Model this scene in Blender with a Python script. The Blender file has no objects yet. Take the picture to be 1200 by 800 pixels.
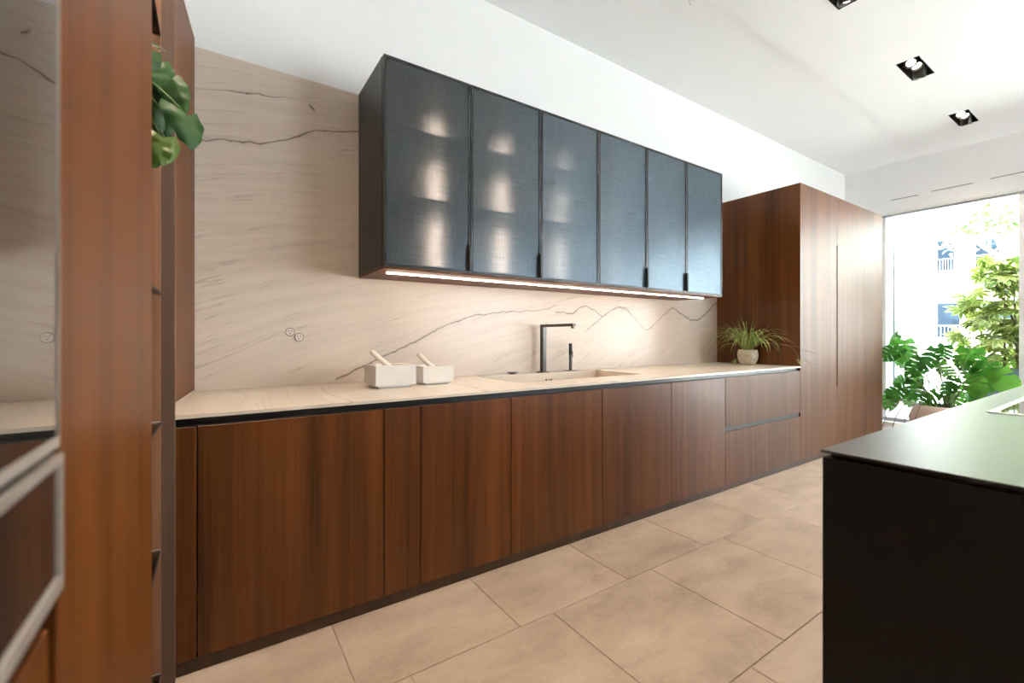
import bpy, bmesh, math, random
from mathutils import Vector, Matrix, Euler

# ------------------------------------------------------------------ camera
S = bpy.context.scene
COL = S.collection
R = math.radians
cam_d = bpy.data.cameras.new('camera')
cam = bpy.data.objects.new('camera', cam_d); COL.objects.link(cam)
cam.location = (0, 0, 1.12)
cam.rotation_euler = (R(90), 0, R(-33.82))
cam_d.sensor_width = 36
cam_d.lens = 522.5 / 1200 * 36
cam_d.shift_y = -0.005
cam_d.clip_start = 0.02
cam_d.dof.use_dof = True
cam_d.dof.focus_distance = 2.9
cam_d.dof.aperture_fstop = 3.2
S.camera = cam

# ------------------------------------------------------------------ world, sun, daylight portals, exposure
w = bpy.data.worlds.new('sky'); S.world = w; w.use_nodes = True
wn = w.node_tree.nodes; wl = w.node_tree.links
wn['Background'].inputs[0].default_value = (0.74, 0.87, 1.0, 1)
wn['Background'].inputs[1].default_value = 5.0

sun_d = bpy.data.lights.new('sun', 'SUN'); sun_d.energy = 30; sun_d.angle = R(2); sun_d.color = (1, .96, .9)
sun = bpy.data.objects.new('sun', sun_d); COL.objects.link(sun)
sun.rotation_euler = Vector((0.30, 0.55, -0.78)).to_track_quat('-Z', 'Y').to_euler()

def area(name, loc, target, sx, sy, power, color, portal=False, spread=180):
    d = bpy.data.lights.new(name, 'AREA'); d.shape = 'RECTANGLE'; d.size = sx; d.size_y = sy
    d.energy = power; d.color = color; d.spread = R(spread)
    d.cycles.is_portal = portal
    o = bpy.data.objects.new(name, d); COL.objects.link(o); o.location = loc
    o.rotation_euler = (Vector(target) - Vector(loc)).to_track_quat('-Z', 'Y').to_euler()
    return o
area('daylight_portal', (7.50, -1.05, 1.36), (0, -1.05, 1.36), 6.5, 2.7, 1, (1, 1, 1), True)
area('daylight_portal', (5.8, -4.72, 1.4), (5.8, 0, 1.4), 2.4, 2.7, 1, (1, 1, 1), True)  # portal for the added front window

S.view_settings.view_transform = 'Standard'
S.view_settings.look = 'None'
S.view_settings.exposure = 1.55
S.view_settings.gamma = 1
S.view_settings.use_curve_mapping = False
S.cycles.max_bounces = 10
S.cycles.diffuse_bounces = 5
S.cycles.glossy_bounces = 5
S.cycles.transmission_bounces = 8
S.cycles.transparent_max_bounces = 12
S.cycles.sample_clamp_indirect = 6
S.cycles.caustics_reflective = False
S.cycles.caustics_refractive = False
S.cycles.use_denoising = True

# ------------------------------------------------------------------ material helpers
def new_mat(name):
    m = bpy.data.materials.new(name); m.use_nodes = True
    nt = m.node_tree
    return m, nt, nt.nodes['Principled BSDF'], nt.nodes['Material Output']

def nd(nt, t, **kw):
    n = nt.nodes.new(t)
    for k, v in kw.items():
        if k.startswith('i_'):
            n.inputs[int(k[2:])].default_value = v
        else:
            setattr(n, k, v)
    return n

def plain(name, col, rough=.5, metal=0, spec=.5, var=0.06, scale=8.0, bump=0.0, coat=0):
    m, nt, b, o = new_mat(name)
    b.inputs['Roughness'].default_value = rough
    b.inputs['Metallic'].default_value = metal
    b.inputs['Specular IOR Level'].default_value = spec
    b.inputs['Coat Weight'].default_value = coat
    tc = nd(nt, 'ShaderNodeTexCoord')
    n = nd(nt, 'ShaderNodeTexNoise'); n.inputs['Scale'].default_value = scale; n.inputs['Detail'].default_value = 4
    nt.links.new(tc.outputs['Object'], n.inputs['Vector'])
    r = nd(nt, 'ShaderNodeValToRGB')
    r.color_ramp.elements[0].position = .3; r.color_ramp.elements[1].position = .7
    r.color_ramp.elements[0].color = tuple(c * (1 - var) for c in col) + (1,)
    r.color_ramp.elements[1].color = tuple(min(1, c * (1 + var)) for c in col) + (1,)
    nt.links.new(n.outputs['Fac'], r.inputs[0]); nt.links.new(r.outputs[0], b.inputs['Base Color'])
    if bump:
        bp = nd(nt, 'ShaderNodeBump'); bp.inputs['Strength'].default_value = bump; bp.inputs['Distance'].default_value = .003
        nt.links.new(n.outputs['Fac'], bp.inputs['Height']); nt.links.new(bp.outputs[0], b.inputs['Normal'])
    return m

def emit(name, col, strength):
    m, nt, b, o = new_mat(name)
    b.inputs['Base Color'].default_value = (.8, .8, .8, 1)
    b.inputs['Emission Color'].default_value = col + (1,)
    b.inputs['Emission Strength'].default_value = strength
    return m

def ramp(nt, src, stops):
    r = nd(nt, 'ShaderNodeValToRGB')
    cr = r.color_ramp
    while len(cr.elements) < len(stops): cr.elements.new(.5)
    for e, (p, c) in zip(cr.elements, stops):
        e.position = p; e.color = c + (1,) if len(c) == 3 else c
    nt.links.new(src, r.inputs[0]); return r

def math_node(nt, op, a, b=None, c=None, clamp=False):
    n = nd(nt, 'ShaderNodeMath', operation=op, use_clamp=clamp)
    for i, x in enumerate((a, b, c)):
        if x is None: continue
        if isinstance(x, (int, float)): n.inputs[i].default_value = x
        else: nt.links.new(x, n.inputs[i])
    return n.outputs[0]

def mixcol(nt, fac, a, b, mode='MIX'):
    n = nd(nt, 'ShaderNodeMix', data_type='RGBA', blend_type=mode)
    for sock, x in ((n.inputs['Factor'], fac), (n.inputs[6], a), (n.inputs[7], b)):
        if isinstance(x, (int, float)): sock.default_value = x
        elif isinstance(x, tuple): sock.default_value = x + (1,)
        else: nt.links.new(x, sock)
    return n.outputs[2]

def wood(name, dark, mid, light, rough=.36, grain=1.0, spec=.5):
    m, nt, b, o = new_mat(name)
    tc = nd(nt, 'ShaderNodeTexCoord'); oi = nd(nt, 'ShaderNodeObjectInfo')
    off = nd(nt, 'ShaderNodeCombineXYZ')
    nt.links.new(math_node(nt, 'MULTIPLY', oi.outputs['Random'], 37.0), off.inputs[0])
    nt.links.new(math_node(nt, 'MULTIPLY', oi.outputs['Random'], 11.0), off.inputs[1])
    nt.links.new(math_node(nt, 'MULTIPLY', oi.outputs['Random'], 5.0), off.inputs[2])
    add = nd(nt, 'ShaderNodeVectorMath', operation='ADD')
    nt.links.new(tc.outputs['Object'], add.inputs[0]); nt.links.new(off.outputs[0], add.inputs[1])
    def noise(sx, sz, detail, rough_, dist=0):
        mp = nd(nt, 'ShaderNodeMapping'); mp.inputs['Scale'].default_value = (sx, sx, sz)
        nt.links.new(add.outputs[0], mp.inputs[0])
        n = nd(nt, 'ShaderNodeTexNoise'); n.inputs['Scale'].default_value = 1; n.inputs['Detail'].default_value = detail
        n.inputs['Roughness'].default_value = rough_; n.inputs['Distortion'].default_value = dist
        nt.links.new(mp.outputs[0], n.inputs['Vector']); return n.outputs['Fac']
    broad = noise(7, .35, 3, .55, .6)
    strip = noise(26, .5, 4, .6, .3)
    fine = noise(210 * grain, 2.2, 3, .6)
    v = math_node(nt, 'ADD', math_node(nt, 'MULTIPLY', broad, .55), math_node(nt, 'MULTIPLY', strip, .45))
    v = math_node(nt, 'ADD', v, math_node(nt, 'MULTIPLY', math_node(nt, 'SUBTRACT', fine, .5), .36))
    r = ramp(nt, v, [(.30, dark), (.5, mid), (.72, light)])
    nt.links.new(r.outputs[0], b.inputs['Base Color'])
    b.inputs['Roughness'].default_value = rough
    b.inputs['Specular IOR Level'].default_value = spec
    bp = nd(nt, 'ShaderNodeBump'); bp.inputs['Strength'].default_value = .12; bp.inputs['Distance'].default_value = .001
    nt.links.new(fine, bp.inputs['Height']); nt.links.new(bp.outputs[0], b.inputs['Normal'])
    return m

M = {}
M['walnut'] = wood('walnut_veneer', (.036, .0090, .0014), (.112, .0310, .0050), (.185, .060, .0120), spec=.35)
M['walnut_tall'] = wood('walnut_veneer_tall', (.055, .019, .006), (.115, .042, .014), (.175, .072, .027), spec=.26, rough=.44)
M['walnut_warm'] = wood('walnut_veneer_warm', (.055, .0150, .0024), (.112, .032, .0056), (.165, .056, .0115), rough=.42, spec=.2)
M['walnut_grey'] = wood('walnut_edge_greyed', (.10, .056, .039), (.13, .077, .054), (.16, .10, .073), rough=.5)  # same walnut, greyed and lightened in place of its differing reflection
M['walnut_lining'] = wood('walnut_lining', (.22, .10, .05), (.30, .145, .08), (.38, .19, .11), rough=.5)  # same walnut, brightened to paint in warm light inside the niche
M['plinth'] = wood('walnut_plinth', (.025, .011, .005), (.055, .023, .009), (.085, .037, .016), rough=.5)
M['wall'] = plain('white_wall_paint', (.86, .86, .86), .7, var=.01, scale=3)
M['wall_brown'] = plain('taupe_wall_paint', (.20, .14, .10), .7, var=.03, scale=3)  # brown chosen to darken what the glass doors reflect
M['ceiling'] = plain('white_ceiling_paint', (.92, .925, .93), .75, var=.01, scale=3)
M['black'] = plain('matt_black_lacquer', (.010, .009, .008), .45, var=.1)
M['cab_black'] = plain('black_stained_oak', (.016, .013, .011), .42, var=.35, scale=40)
M['frame'] = plain('anthracite_frame', (.022, .023, .025), .38, metal=.3)
M['channel'] = plain('black_brown_channel', (.017, .012, .010), .38)
M['inner'] = plain('cabinet_inside', (.42, .38, .35), .6)
M['steel'] = plain('brushed_steel', (.66, .64, .62), .42, metal=.85)
M['gunmetal'] = plain('gunmetal_tap', (.13, .12, .11), .30, metal=.85)
M['island'] = plain('island_black_front', (.0035, .0025, .0018), .55, spec=.25, var=.15, scale=3)
M['islandtop'] = plain('island_dark_top', (.026, .024, .022), .36, var=.08, scale=14, spec=.22)
M['hob'] = plain('black_hob_glass', (.006, .006, .006), .03, spec=.8)
M['mortar'] = plain('white_marble_mortar', (.72, .69, .66), .55, var=.05, scale=14, bump=.1)
M['pestle'] = plain('cream_pestle', (.74, .66, .56), .5, var=.04)
M['pot_cream'] = plain('cream_glazed_pot', (.60, .52, .40), .45, var=.16, scale=30, bump=.3)
M['pot_pink'] = plain('pale_terracotta', (.74, .58, .51), .7, var=.08, scale=10)
M['planter'] = plain('slate_planter', (.10, .125, .16), .6, var=.1)
M['soil'] = plain('potting_soil', (.035, .024, .016), .95, var=.5, scale=60, bump=1)
M['socket'] = plain('cream_socket_face', (.74, .66, .60), .4)
M['socket_ring'] = plain('dark_socket_ring', (.10, .08, .07), .4)
M['alu'] = plain('grey_window_frame', (.42, .44, .46), .4, metal=.4)
M['white_metal'] = plain('white_metal', (.86, .86, .86), .4)
M['slot'] = plain('vent_shadow', (.18, .18, .18), .7)
M['stem'] = plain('green_stem', (.14, .22, .06), .5)
M['stem_brown'] = plain('brown_stem', (.20, .15, .09), .7)
M['bark'] = plain('pale_bark', (.40, .38, .36), .85, var=.3, scale=12)
M['facade'] = plain('white_render', (.68, .68, .67), .9, var=.02, scale=1)
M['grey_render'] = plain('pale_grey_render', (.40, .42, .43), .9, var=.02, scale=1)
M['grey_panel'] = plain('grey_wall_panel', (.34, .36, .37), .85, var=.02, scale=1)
M['pave'] = plain('pale_paving', (.84, .84, .83), .9, var=.08, scale=2)
M['dark_glass'] = plain('street_window_glass', (.012, .022, .035), .25, spec=.12, var=.5, scale=3)
M['rail'] = plain('grey_rail', (.20, .22, .26), .5, metal=.4)
M['head'] = plain('black_lamp_head', (.04, .035, .03), .35, metal=.6)
M['grout'] = plain('floor_grout', (.47, .37, .29), .9, var=.1, scale=30)
M['led'] = emit('warm_led', (1.0, .78, .60), 13)
M['led_in'] = emit('cabinet_led', (1.0, .84, .72), 4.2)
M['lamp'] = emit('lamp_lens', (1.0, .86, .74), 9)

def leaf_mat(name, a, b_, trans=.35, rough=.35, stripe=None, spec=.5):
    m, nt, b, o = new_mat(name)
    b.inputs['Specular IOR Level'].default_value = spec
    tc = nd(nt, 'ShaderNodeTexCoord'); oi = nd(nt, 'ShaderNodeObjectInfo')
    n = nd(nt, 'ShaderNodeTexNoise'); n.inputs['Scale'].default_value = 9
    nt.links.new(tc.outputs['Object'], n.inputs['Vector'])
    f = math_node(nt, 'ADD', math_node(nt, 'MULTIPLY', oi.outputs['Random'], .65), math_node(nt, 'MULTIPLY', n.outputs['Fac'], .35), clamp=True)
    c = mixcol(nt, f, a, b_)
    if stripe:
        uv = nd(nt, 'ShaderNodeUVMap'); sp = nd(nt, 'ShaderNodeSeparateXYZ')
        nt.links.new(uv.outputs[0], sp.inputs[0])
        d = math_node(nt, 'ABSOLUTE', math_node(nt, 'SUBTRACT', sp.outputs[0], .5))
        k = math_node(nt, 'GREATER_THAN', d, stripe[1])
        c = mixcol(nt, k, c, stripe[0])
    b.inputs['Roughness'].default_value = rough
    nt.links.new(c, b.inputs['Base Color'])
    t = nd(nt, 'ShaderNodeBsdfTranslucent'); nt.links.new(c, t.inputs[0])
    mx = nd(nt, 'ShaderNodeMixShader'); mx.inputs[0].default_value = trans
    nt.links.new(b.outputs[0], mx.inputs[1]); nt.links.new(t.outputs[0], mx.inputs[2])
    nt.links.new(mx.outputs[0], o.inputs[0])
    return m
M['spider'] = leaf_mat('spider_leaf', (.13, .27, .025), (.27, .42, .05), .3, .45, ((.62, .62, .30), .30))
M['pothos'] = leaf_mat('trailing_leaf', (.008, .036, .011), (.026, .085, .017), .15, .45, spec=.25)
M['pothos_y'] = leaf_mat('trailing_leaf_young', (.06, .13, .012), (.13, .20, .025), .3, .35)
M['monstera'] = leaf_mat('split_leaf', (.022, .12, .018), (.10, .36, .038), .48, .28)
M['monstera_y'] = leaf_mat('split_leaf_young', (.07, .30, .03), (.16, .42, .05), .45, .32)
M['schef'] = leaf_mat('umbrella_leaf', (.07, .19, .03), (.34, .42, .08), .42, .35, ((.72, .70, .28), .36))
M['tree'] = leaf_mat('street_tree_leaf', (.30, .46, .20), (.52, .66, .36), .45, .6)  # leaf green paled, overexposed daylight put into the colour

# marble with drawn veins (object space = room space)
VEINS = [
 [(-.074, 2.047, .5), (-.027, 2.055, .8), (.042, 2.076, .9), (.105, 2.083, 1), (.179, 2.094, .9), (.247, 2.113, .8), (.334, 2.152, 1), (.395, 2.198, 1), (.459, 2.226, .8), (.591, 2.258, .8), (.703, 2.288, .8), (1.2, 2.35, .6)],
 [(-.017, 2.307, .0), (.042, 2.317, .4), (.105, 2.332, .6), (.179, 2.341, .7), (.247, 2.353, .5), (.40, 2.375, 0)],
 [(.56, .88, 1), (.591, .895, 1), (.688, .941, 1), (.78, .982, 1), (.85, 1.01, 1), (.944, 1.053, 1), (1.041, 1.099, 1), (1.125, 1.141, 1), (1.212, 1.179, .9), (1.32, 1.225, .9), (1.433, 1.258, .7), (1.633, 1.284, .6), (1.804, 1.295, .5), (1.987, 1.31, .5), (2.107, 1.342, .4), (2.16, 1.35, 0)],
 [(2.10, 1.30, 0), (2.139, 1.305, .7), (2.215, 1.301, .8), (2.283, 1.29, .9), (2.362, 1.345, .8), (2.443, 1.355, .8), (2.526, 1.324, .8), (2.611, 1.279, 1), (2.699, 1.33, 1), (2.789, 1.368, 1.1), (2.84, 1.355, 1.6), (2.897, 1.35, 1.6), (2.976, 1.295, .9), (3.063, 1.223, .8), (3.141, 1.168, .7), (3.267, 1.234, .8), (3.381, 1.313, .8), (3.446, 1.353, .8), (3.507, 1.387, .9), (3.621, 1.335, 1.1), (3.792, 1.275, 1.2), (3.883, 1.277, 1.2), (3.956, 1.303, 1.2), (4.034, 1.347, 1.2), (4.187, 1.454, 1.2), (4.323, 1.429, 1)],
 [(2.40, 1.15, 0), (2.461, 1.184, .8), (2.535, 1.229, .8), (2.611, 1.279, .8)],
 [(.425, 2.361, 1.2), (.442, 2.343, 1.8), (.454, 2.333, 1)],
]
def marble(name, base, tint, veins=True, rough=.28):
    m, nt, b, o = new_mat(name)
    tc = nd(nt, 'ShaderNodeTexCoord'); sp = nd(nt, 'ShaderNodeSeparateXYZ')
    nt.links.new(tc.outputs['Object'], sp.inputs[0])
    x, z = sp.outputs[0], sp.outputs[2]
    nz = nd(nt, 'ShaderNodeTexNoise'); nz.inputs['Scale'].default_value = 14; nz.inputs['Detail'].default_value = 5
    nt.links.new(tc.outputs['Object'], nz.inputs['Vector'])
    wob = math_node(nt, 'MULTIPLY', math_node(nt, 'SUBTRACT', nz.outputs['Fac'], .5), .04)
    big = nd(nt, 'ShaderNodeTexNoise'); big.inputs['Scale'].default_value = 1.3; big.inputs['Detail'].default_value = 2
    nt.links.new(tc.outputs['Object'], big.inputs['Vector'])
    # layered sediment bands, level high on the wall and climbing lower down
    slope = math_node(nt, 'MULTIPLY', math_node(nt, 'SUBTRACT', 2.0, z, clamp=True), .30)
    bz = math_node(nt, 'SUBTRACT', z, math_node(nt, 'MULTIPLY', x, math_node(nt, 'ADD', slope, .03)))
    bz = math_node(nt, 'ADD', bz, math_node(nt, 'MULTIPLY', big.outputs['Fac'], .10))
    cb = nd(nt, 'ShaderNodeCombineXYZ')
    nt.links.new(math_node(nt, 'MULTIPLY', x, .9), cb.inputs[0]); nt.links.new(math_node(nt, 'MULTIPLY', bz, 22.0), cb.inputs[2])
    bn = nd(nt, 'ShaderNodeTexNoise'); bn.inputs['Scale'].default_value = 1.0; bn.inputs['Detail'].default_value = 6; bn.inputs['Roughness'].default_value = .62
    nt.links.new(cb.outputs[0], bn.inputs['Vector'])
    r = ramp(nt, bn.outputs['Fac'], [(.30, tint), (.46, tuple((a + c) / 2 for a, c in zip(base, tint))), (.55, base), (.8, tuple(min(1, c * 1.04) for c in base))])
    col = r.outputs[0]
    # thin grey threads following the bands
    cb2 = nd(nt, 'ShaderNodeCombineXYZ')
    bz2 = math_node(nt, 'SUBTRACT', bz, math_node(nt, 'MULTIPLY', x, .16))
    nt.links.new(math_node(nt, 'MULTIPLY', x, .32), cb2.inputs[0]); nt.links.new(math_node(nt, 'MULTIPLY', bz2, 15.0), cb2.inputs[2])
    b2 = nd(nt, 'ShaderNodeTexNoise'); b2.inputs['Scale'].default_value = 1.0; b2.inputs['Detail'].default_value = 3
    nt.links.new(cb2.outputs[0], b2.inputs['Vector'])
    th = math_node(nt, 'ABSOLUTE', math_node(nt, 'SUBTRACT', b2.outputs['Fac'], .5))
    thm = math_node(nt, 'SUBTRACT', 1.0, math_node(nt, 'DIVIDE', th, .009), clamp=True)
    thm = math_node(nt, 'MULTIPLY', thm, math_node(nt, 'MULTIPLY', math_node(nt, 'SUBTRACT', nz.outputs['Fac'], .30, clamp=True), 1.9))
    col = mixcol(nt, thm, col, (.37, .315, .27))
    if veins:
        X0, X1, Z0, Z1 = -.3, 4.7, .8, 2.6
        xn = math_node(nt, 'DIVIDE', math_node(nt, 'SUBTRACT', x, X0), X1 - X0)
        tot = None
        for pts in VEINS:
            def fc(vals):
                vals = [(0.0, vals[0][1])] + vals + [(1.0, vals[-1][1])]
                n = nd(nt, 'ShaderNodeFloatCurve'); c = n.mapping.curves[0]
                c.points[0].location = vals[0]; c.points[1].location = vals[-1]
                for p in vals[1:-1]: c.points.new(*p)
                for p in c.points: p.handle_type = 'VECTOR'
                n.mapping.update()
                nt.links.new(xn, n.inputs['Value']); return n.outputs[0]
            fz = fc([((px - X0) / (X1 - X0), (pz - Z0) / (Z1 - Z0)) for px, pz, _ in pts])
            fw = fc([((px - X0) / (X1 - X0), pw * .5) for px, _, pw in pts])
            zz = math_node(nt, 'ADD', math_node(nt, 'MULTIPLY', fz, Z1 - Z0), Z0)
            d = math_node(nt, 'ABSOLUTE', math_node(nt, 'SUBTRACT', math_node(nt, 'ADD', z, wob), zz))
            core = math_node(nt, 'SUBTRACT', 1.0, math_node(nt, 'DIVIDE', d, math_node(nt, 'ADD', math_node(nt, 'MULTIPLY', fw, .0150), .0002)), clamp=True)
            halo = math_node(nt, 'MULTIPLY', math_node(nt, 'SUBTRACT', 1.0, math_node(nt, 'DIVIDE', d, .03), clamp=True), math_node(nt, 'MULTIPLY', fw, .22))
            mk = math_node(nt, 'MULTIPLY', math_node(nt, 'ADD', core, halo, clamp=True), math_node(nt, 'ADD', .35, nz.outputs['Fac']), clamp=True)
            inside = math_node(nt, 'MULTIPLY', math_node(nt, 'GREATER_THAN', x, pts[0][0]), math_node(nt, 'LESS_THAN', x, pts[-1][0]))
            mk = math_node(nt, 'MULTIPLY', mk, inside)
            tot = mk if tot is None else math_node(nt, 'MAXIMUM', tot, mk)
        col = mixcol(nt, tot, col, (.13, .085, .06))
    nt.links.new(col, b.inputs['Base Color'])
    b.inputs['Roughness'].default_value = rough
    return m
M['marble'] = marble('veined_marble', (.70, .605, .52), (.645, .55, .47))
M['worktop'] = marble('cream_stone', (.72, .64, .55), (.68, .60, .51), veins=False, rough=.26)

def tile_mat():
    m, nt, b, o = new_mat('beige_stone_tile')
    tc = nd(nt, 'ShaderNodeTexCoord'); oi = nd(nt, 'ShaderNodeObjectInfo')
    off = nd(nt, 'ShaderNodeVectorMath', operation='ADD')
    cb = nd(nt, 'ShaderNodeCombineXYZ')
    for i, k in enumerate((19., 31., 7.)): nt.links.new(math_node(nt, 'MULTIPLY', oi.outputs['Random'], k), cb.inputs[i])
    nt.links.new(tc.outputs['Object'], off.inputs[0]); nt.links.new(cb.outputs[0], off.inputs[1])
    mp = nd(nt, 'ShaderNodeMapping'); mp.inputs['Scale'].default_value = (2.0, 3.6, 1)
    nt.links.new(off.outputs[0], mp.inputs[0])
    n = nd(nt, 'ShaderNodeTexNoise'); n.inputs['Scale'].default_value = 1.2; n.inputs['Detail'].default_value = 8; n.inputs['Roughness'].default_value = .62; n.inputs['Distortion'].default_value = .3
    nt.links.new(mp.outputs[0], n.inputs['Vector'])
    n2 = nd(nt, 'ShaderNodeTexNoise'); n2.inputs['Scale'].default_value = 55; n2.inputs['Detail'].default_value = 4
    nt.links.new(off.outputs[0], n2.inputs['Vector'])
    v = math_node(nt, 'ADD', math_node(nt, 'MULTIPLY', n.outputs['Fac'], .85), math_node(nt, 'MULTIPLY', n2.outputs['Fac'], .15))
    v = math_node(nt, 'ADD', v, math_node(nt, 'MULTIPLY', math_node(nt, 'SUBTRACT', oi.outputs['Random'], .5), .06))
    r = ramp(nt, v, [(.30, (.34, .255, .19)), (.5, (.48, .37, .285)), (.68, (.58, .465, .37))])
    nt.links.new(r.outputs[0], b.inputs['Base Color'])
    b.inputs['Roughness'].default_value = .42
    bp = nd(nt, 'ShaderNodeBump'); bp.inputs['Strength'].default_value = .15; bp.inputs['Distance'].default_value = .002
    nt.links.new(n.outputs['Fac'], bp.inputs['Height']); nt.links.new(bp.outputs[0], b.inputs['Normal'])
    return m
M['tile'] = tile_mat()

def clear_glass(name, tint, rough=0.0, ior=1.45):
    m, nt, b, o = new_mat(name)
    nt.nodes.remove(b)
    t = nd(nt, 'ShaderNodeBsdfTransparent'); t.inputs[0].default_value = tint + (1,)
    g = nd(nt, 'ShaderNodeBsdfGlossy'); g.inputs['Roughness'].default_value = rough
    f = nd(nt, 'ShaderNodeFresnel'); f.inputs[0].default_value = ior
    mx = nd(nt, 'ShaderNodeMixShader')
    nt.links.new(f.outputs[0], mx.inputs[0]); nt.links.new(t.outputs[0], mx.inputs[1]); nt.links.new(g.outputs[0], mx.inputs[2])
    nt.links.new(mx.outputs[0], o.inputs[0]); return m
M['glass'] = clear_glass('window_glass', (.96, .98, .97))
M['shelf_glass'] = clear_glass('shelf_glass', (.80, .84, .82), .05, 1.2)

def oven_glass():
    m, nt, b, o = new_mat('oven_mirror_glass')
    b.inputs['Base Color'].default_value = (.02, .02, .02, 1); b.inputs['Roughness'].default_value = .02
    b.inputs['IOR'].default_value = 1.9; b.inputs['Coat Weight'].default_value = 1
    return m
M['oven_glass'] = oven_glass()

def mesh_glass():
    # smoked glass with a woven wire inlay: blurs what is behind it and gives a soft reflection, tinted blue by colour
    m, nt, b, o = new_mat('woven_smoked_glass')
    nt.nodes.remove(b)
    tc = nd(nt, 'ShaderNodeTexCoord')
    def thread(sx, sz):
        mp = nd(nt, 'ShaderNodeMapping'); mp.inputs['Scale'].default_value = (sx, 1, sz)
        nt.links.new(tc.outputs['Object'], mp.inputs[0])
        n = nd(nt, 'ShaderNodeTexNoise'); n.inputs['Scale'].default_value = 1; n.inputs['Detail'].default_value = 3
        nt.links.new(mp.outputs[0], n.inputs['Vector']); return n.outputs['Fac']
    v = math_node(nt, 'ADD', math_node(nt, 'MULTIPLY', thread(7, 620), .55), math_node(nt, 'MULTIPLY', thread(620, 7), .45))
    r = ramp(nt, v, [(.38, (.42, .41, .40)), (.62, (.75, .74, .72))])
    rf = nd(nt, 'ShaderNodeBsdfRefraction'); rf.inputs['Roughness'].default_value = .68; rf.inputs['IOR'].default_value = 1.15
    nt.links.new(r.outputs[0], rf.inputs[0])
    g = nd(nt, 'ShaderNodeBsdfGlossy'); g.inputs['Roughness'].default_value = .30
    r2 = ramp(nt, v, [(.38, (.52, .68, .84)), (.62, (.72, .89, 1))]); nt.links.new(r2.outputs[0], g.inputs[0])  # blue of the reflected sky put into the gloss colour
    df = nd(nt, 'ShaderNodeBsdfDiffuse'); r3_ = ramp(nt, v, [(.38, (.046, .042, .038)), (.62, (.078, .071, .065))]); nt.links.new(r3_.outputs[0], df.inputs[0])
    md = nd(nt, 'ShaderNodeMixShader'); md.inputs[0].default_value = .3
    nt.links.new(rf.outputs[0], md.inputs[1]); nt.links.new(df.outputs[0], md.inputs[2]); rf = md
    f = nd(nt, 'ShaderNodeFresnel'); f.inputs[0].default_value = 1.66
    mx = nd(nt, 'ShaderNodeMixShader')
    nt.links.new(f.outputs[0], mx.inputs[0]); nt.links.new(rf.outputs[0], mx.inputs[1]); nt.links.new(g.outputs[0], mx.inputs[2])
    nt.links.new(mx.outputs[0], o.inputs[0]); return m
M['mesh_glass'] = mesh_glass()

# ------------------------------------------------------------------ geometry helpers
def bm_box(bm, x0, x1, y0, y1, z0, z1, bev=0, seg=1):
    vs = [bm.verts.new(p) for p in ((x0,y0,z0),(x1,y0,z0),(x1,y1,z0),(x0,y1,z0),(x0,y0,z1),(x1,y0,z1),(x1,y1,z1),(x0,y1,z1))]
    fs = [bm.faces.new([vs[i] for i in q]) for q in ((3,2,1,0),(4,5,6,7),(0,1,5,4),(1,2,6,5),(2,3,7,6),(3,0,4,7))]
    if bev:
        es = list({e for f in fs for e in f.edges})
        bmesh.ops.bevel(bm, geom=es, offset=bev, segments=seg, affect='EDGES', profile=.5)

def bm_cyl(bm, p0, p1, r0, r1=None, n=16, cap=True):
    r1 = r0 if r1 is None else r1
    p0, p1 = Vector(p0), Vector(p1)
    q = (p1 - p0).to_track_quat('Z', 'Y')
    rings = []
    for p, r in ((p0, r0), (p1, r1)):
        rings.append([bm.verts.new(p + q @ Vector((r * math.cos(2*math.pi*i/n), r * math.sin(2*math.pi*i/n), 0))) for i in range(n)])
    for i in range(n):
        bm.faces.new((rings[0][i], rings[0][(i+1) % n], rings[1][(i+1) % n], rings[1][i]))
    if cap:
        bm.faces.new(rings[0][::-1]); bm.faces.new(rings[1])

def bm_tube(bm, pts, rads, n=8, cap=True):
    pts = [Vector(p) for p in pts]
    rings = []
    for i, p in enumerate(pts):
        t = (pts[min(i+1, len(pts)-1)] - pts[max(i-1, 0)])
        q = t.to_track_quat('Z', 'Y'); r = rads[i] if isinstance(rads, (list, tuple)) else rads
        rings.append([bm.verts.new(p + q @ Vector((r*math.cos(2*math.pi*k/n), r*math.sin(2*math.pi*k/n), 0))) for k in range(n)])
    for a, b in zip(rings, rings[1:]):
        for k in range(n): bm.faces.new((a[k], a[(k+1) % n], b[(k+1) % n], b[k]))
    if cap:
        bm.faces.new(rings[0][::-1]); bm.faces.new(rings[-1])

def bm_lathe(bm, prof, n=32, c=(0, 0, 0)):
    rings = []
    for r, z in prof:
        if r < 1e-5: rings.append([bm.verts.new((c[0], c[1], c[2]+z))])
        else: rings.append([bm.verts.new((c[0]+r*math.cos(2*math.pi*k/n), c[1]+r*math.sin(2*math.pi*k/n), c[2]+z)) for k in range(n)])
    for a, b in zip(rings, rings[1:]):
        for k in range(n):
            k2 = (k+1) % n
            if len(a) == 1 and len(b) == 1: continue
            if len(a) == 1: bm.faces.new((a[0], b[k2], b[k]))
            elif len(b) == 1: bm.faces.new((a[k], a[k2], b[0]))
            else: bm.faces.new((a[k], a[k2], b[k2], b[k]))

def bm_ring(bm, o, i, z0, z1):
    """rectangular frame in plan: o and i are (x0,x1,y0,y1)"""
    def rect(r, z): return [bm.verts.new((x, y, z)) for x, y in ((r[0], r[2]), (r[1], r[2]), (r[1], r[3]), (r[0], r[3]))]
    ot, it, ob, ib = rect(o, z1), rect(i, z1), rect(o, z0), rect(i, z0)
    for k in range(4):
        j = (k+1) % 4
        bm.faces.new((ot[k], ot[j], it[j], it[k])); bm.faces.new((ob[j], ob[k], ib[k], ib[j]))
        bm.faces.new((ob[k], ob[j], ot[j], ot[k])); bm.faces.new((ib[j], ib[k], it[k], it[j]))

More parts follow.
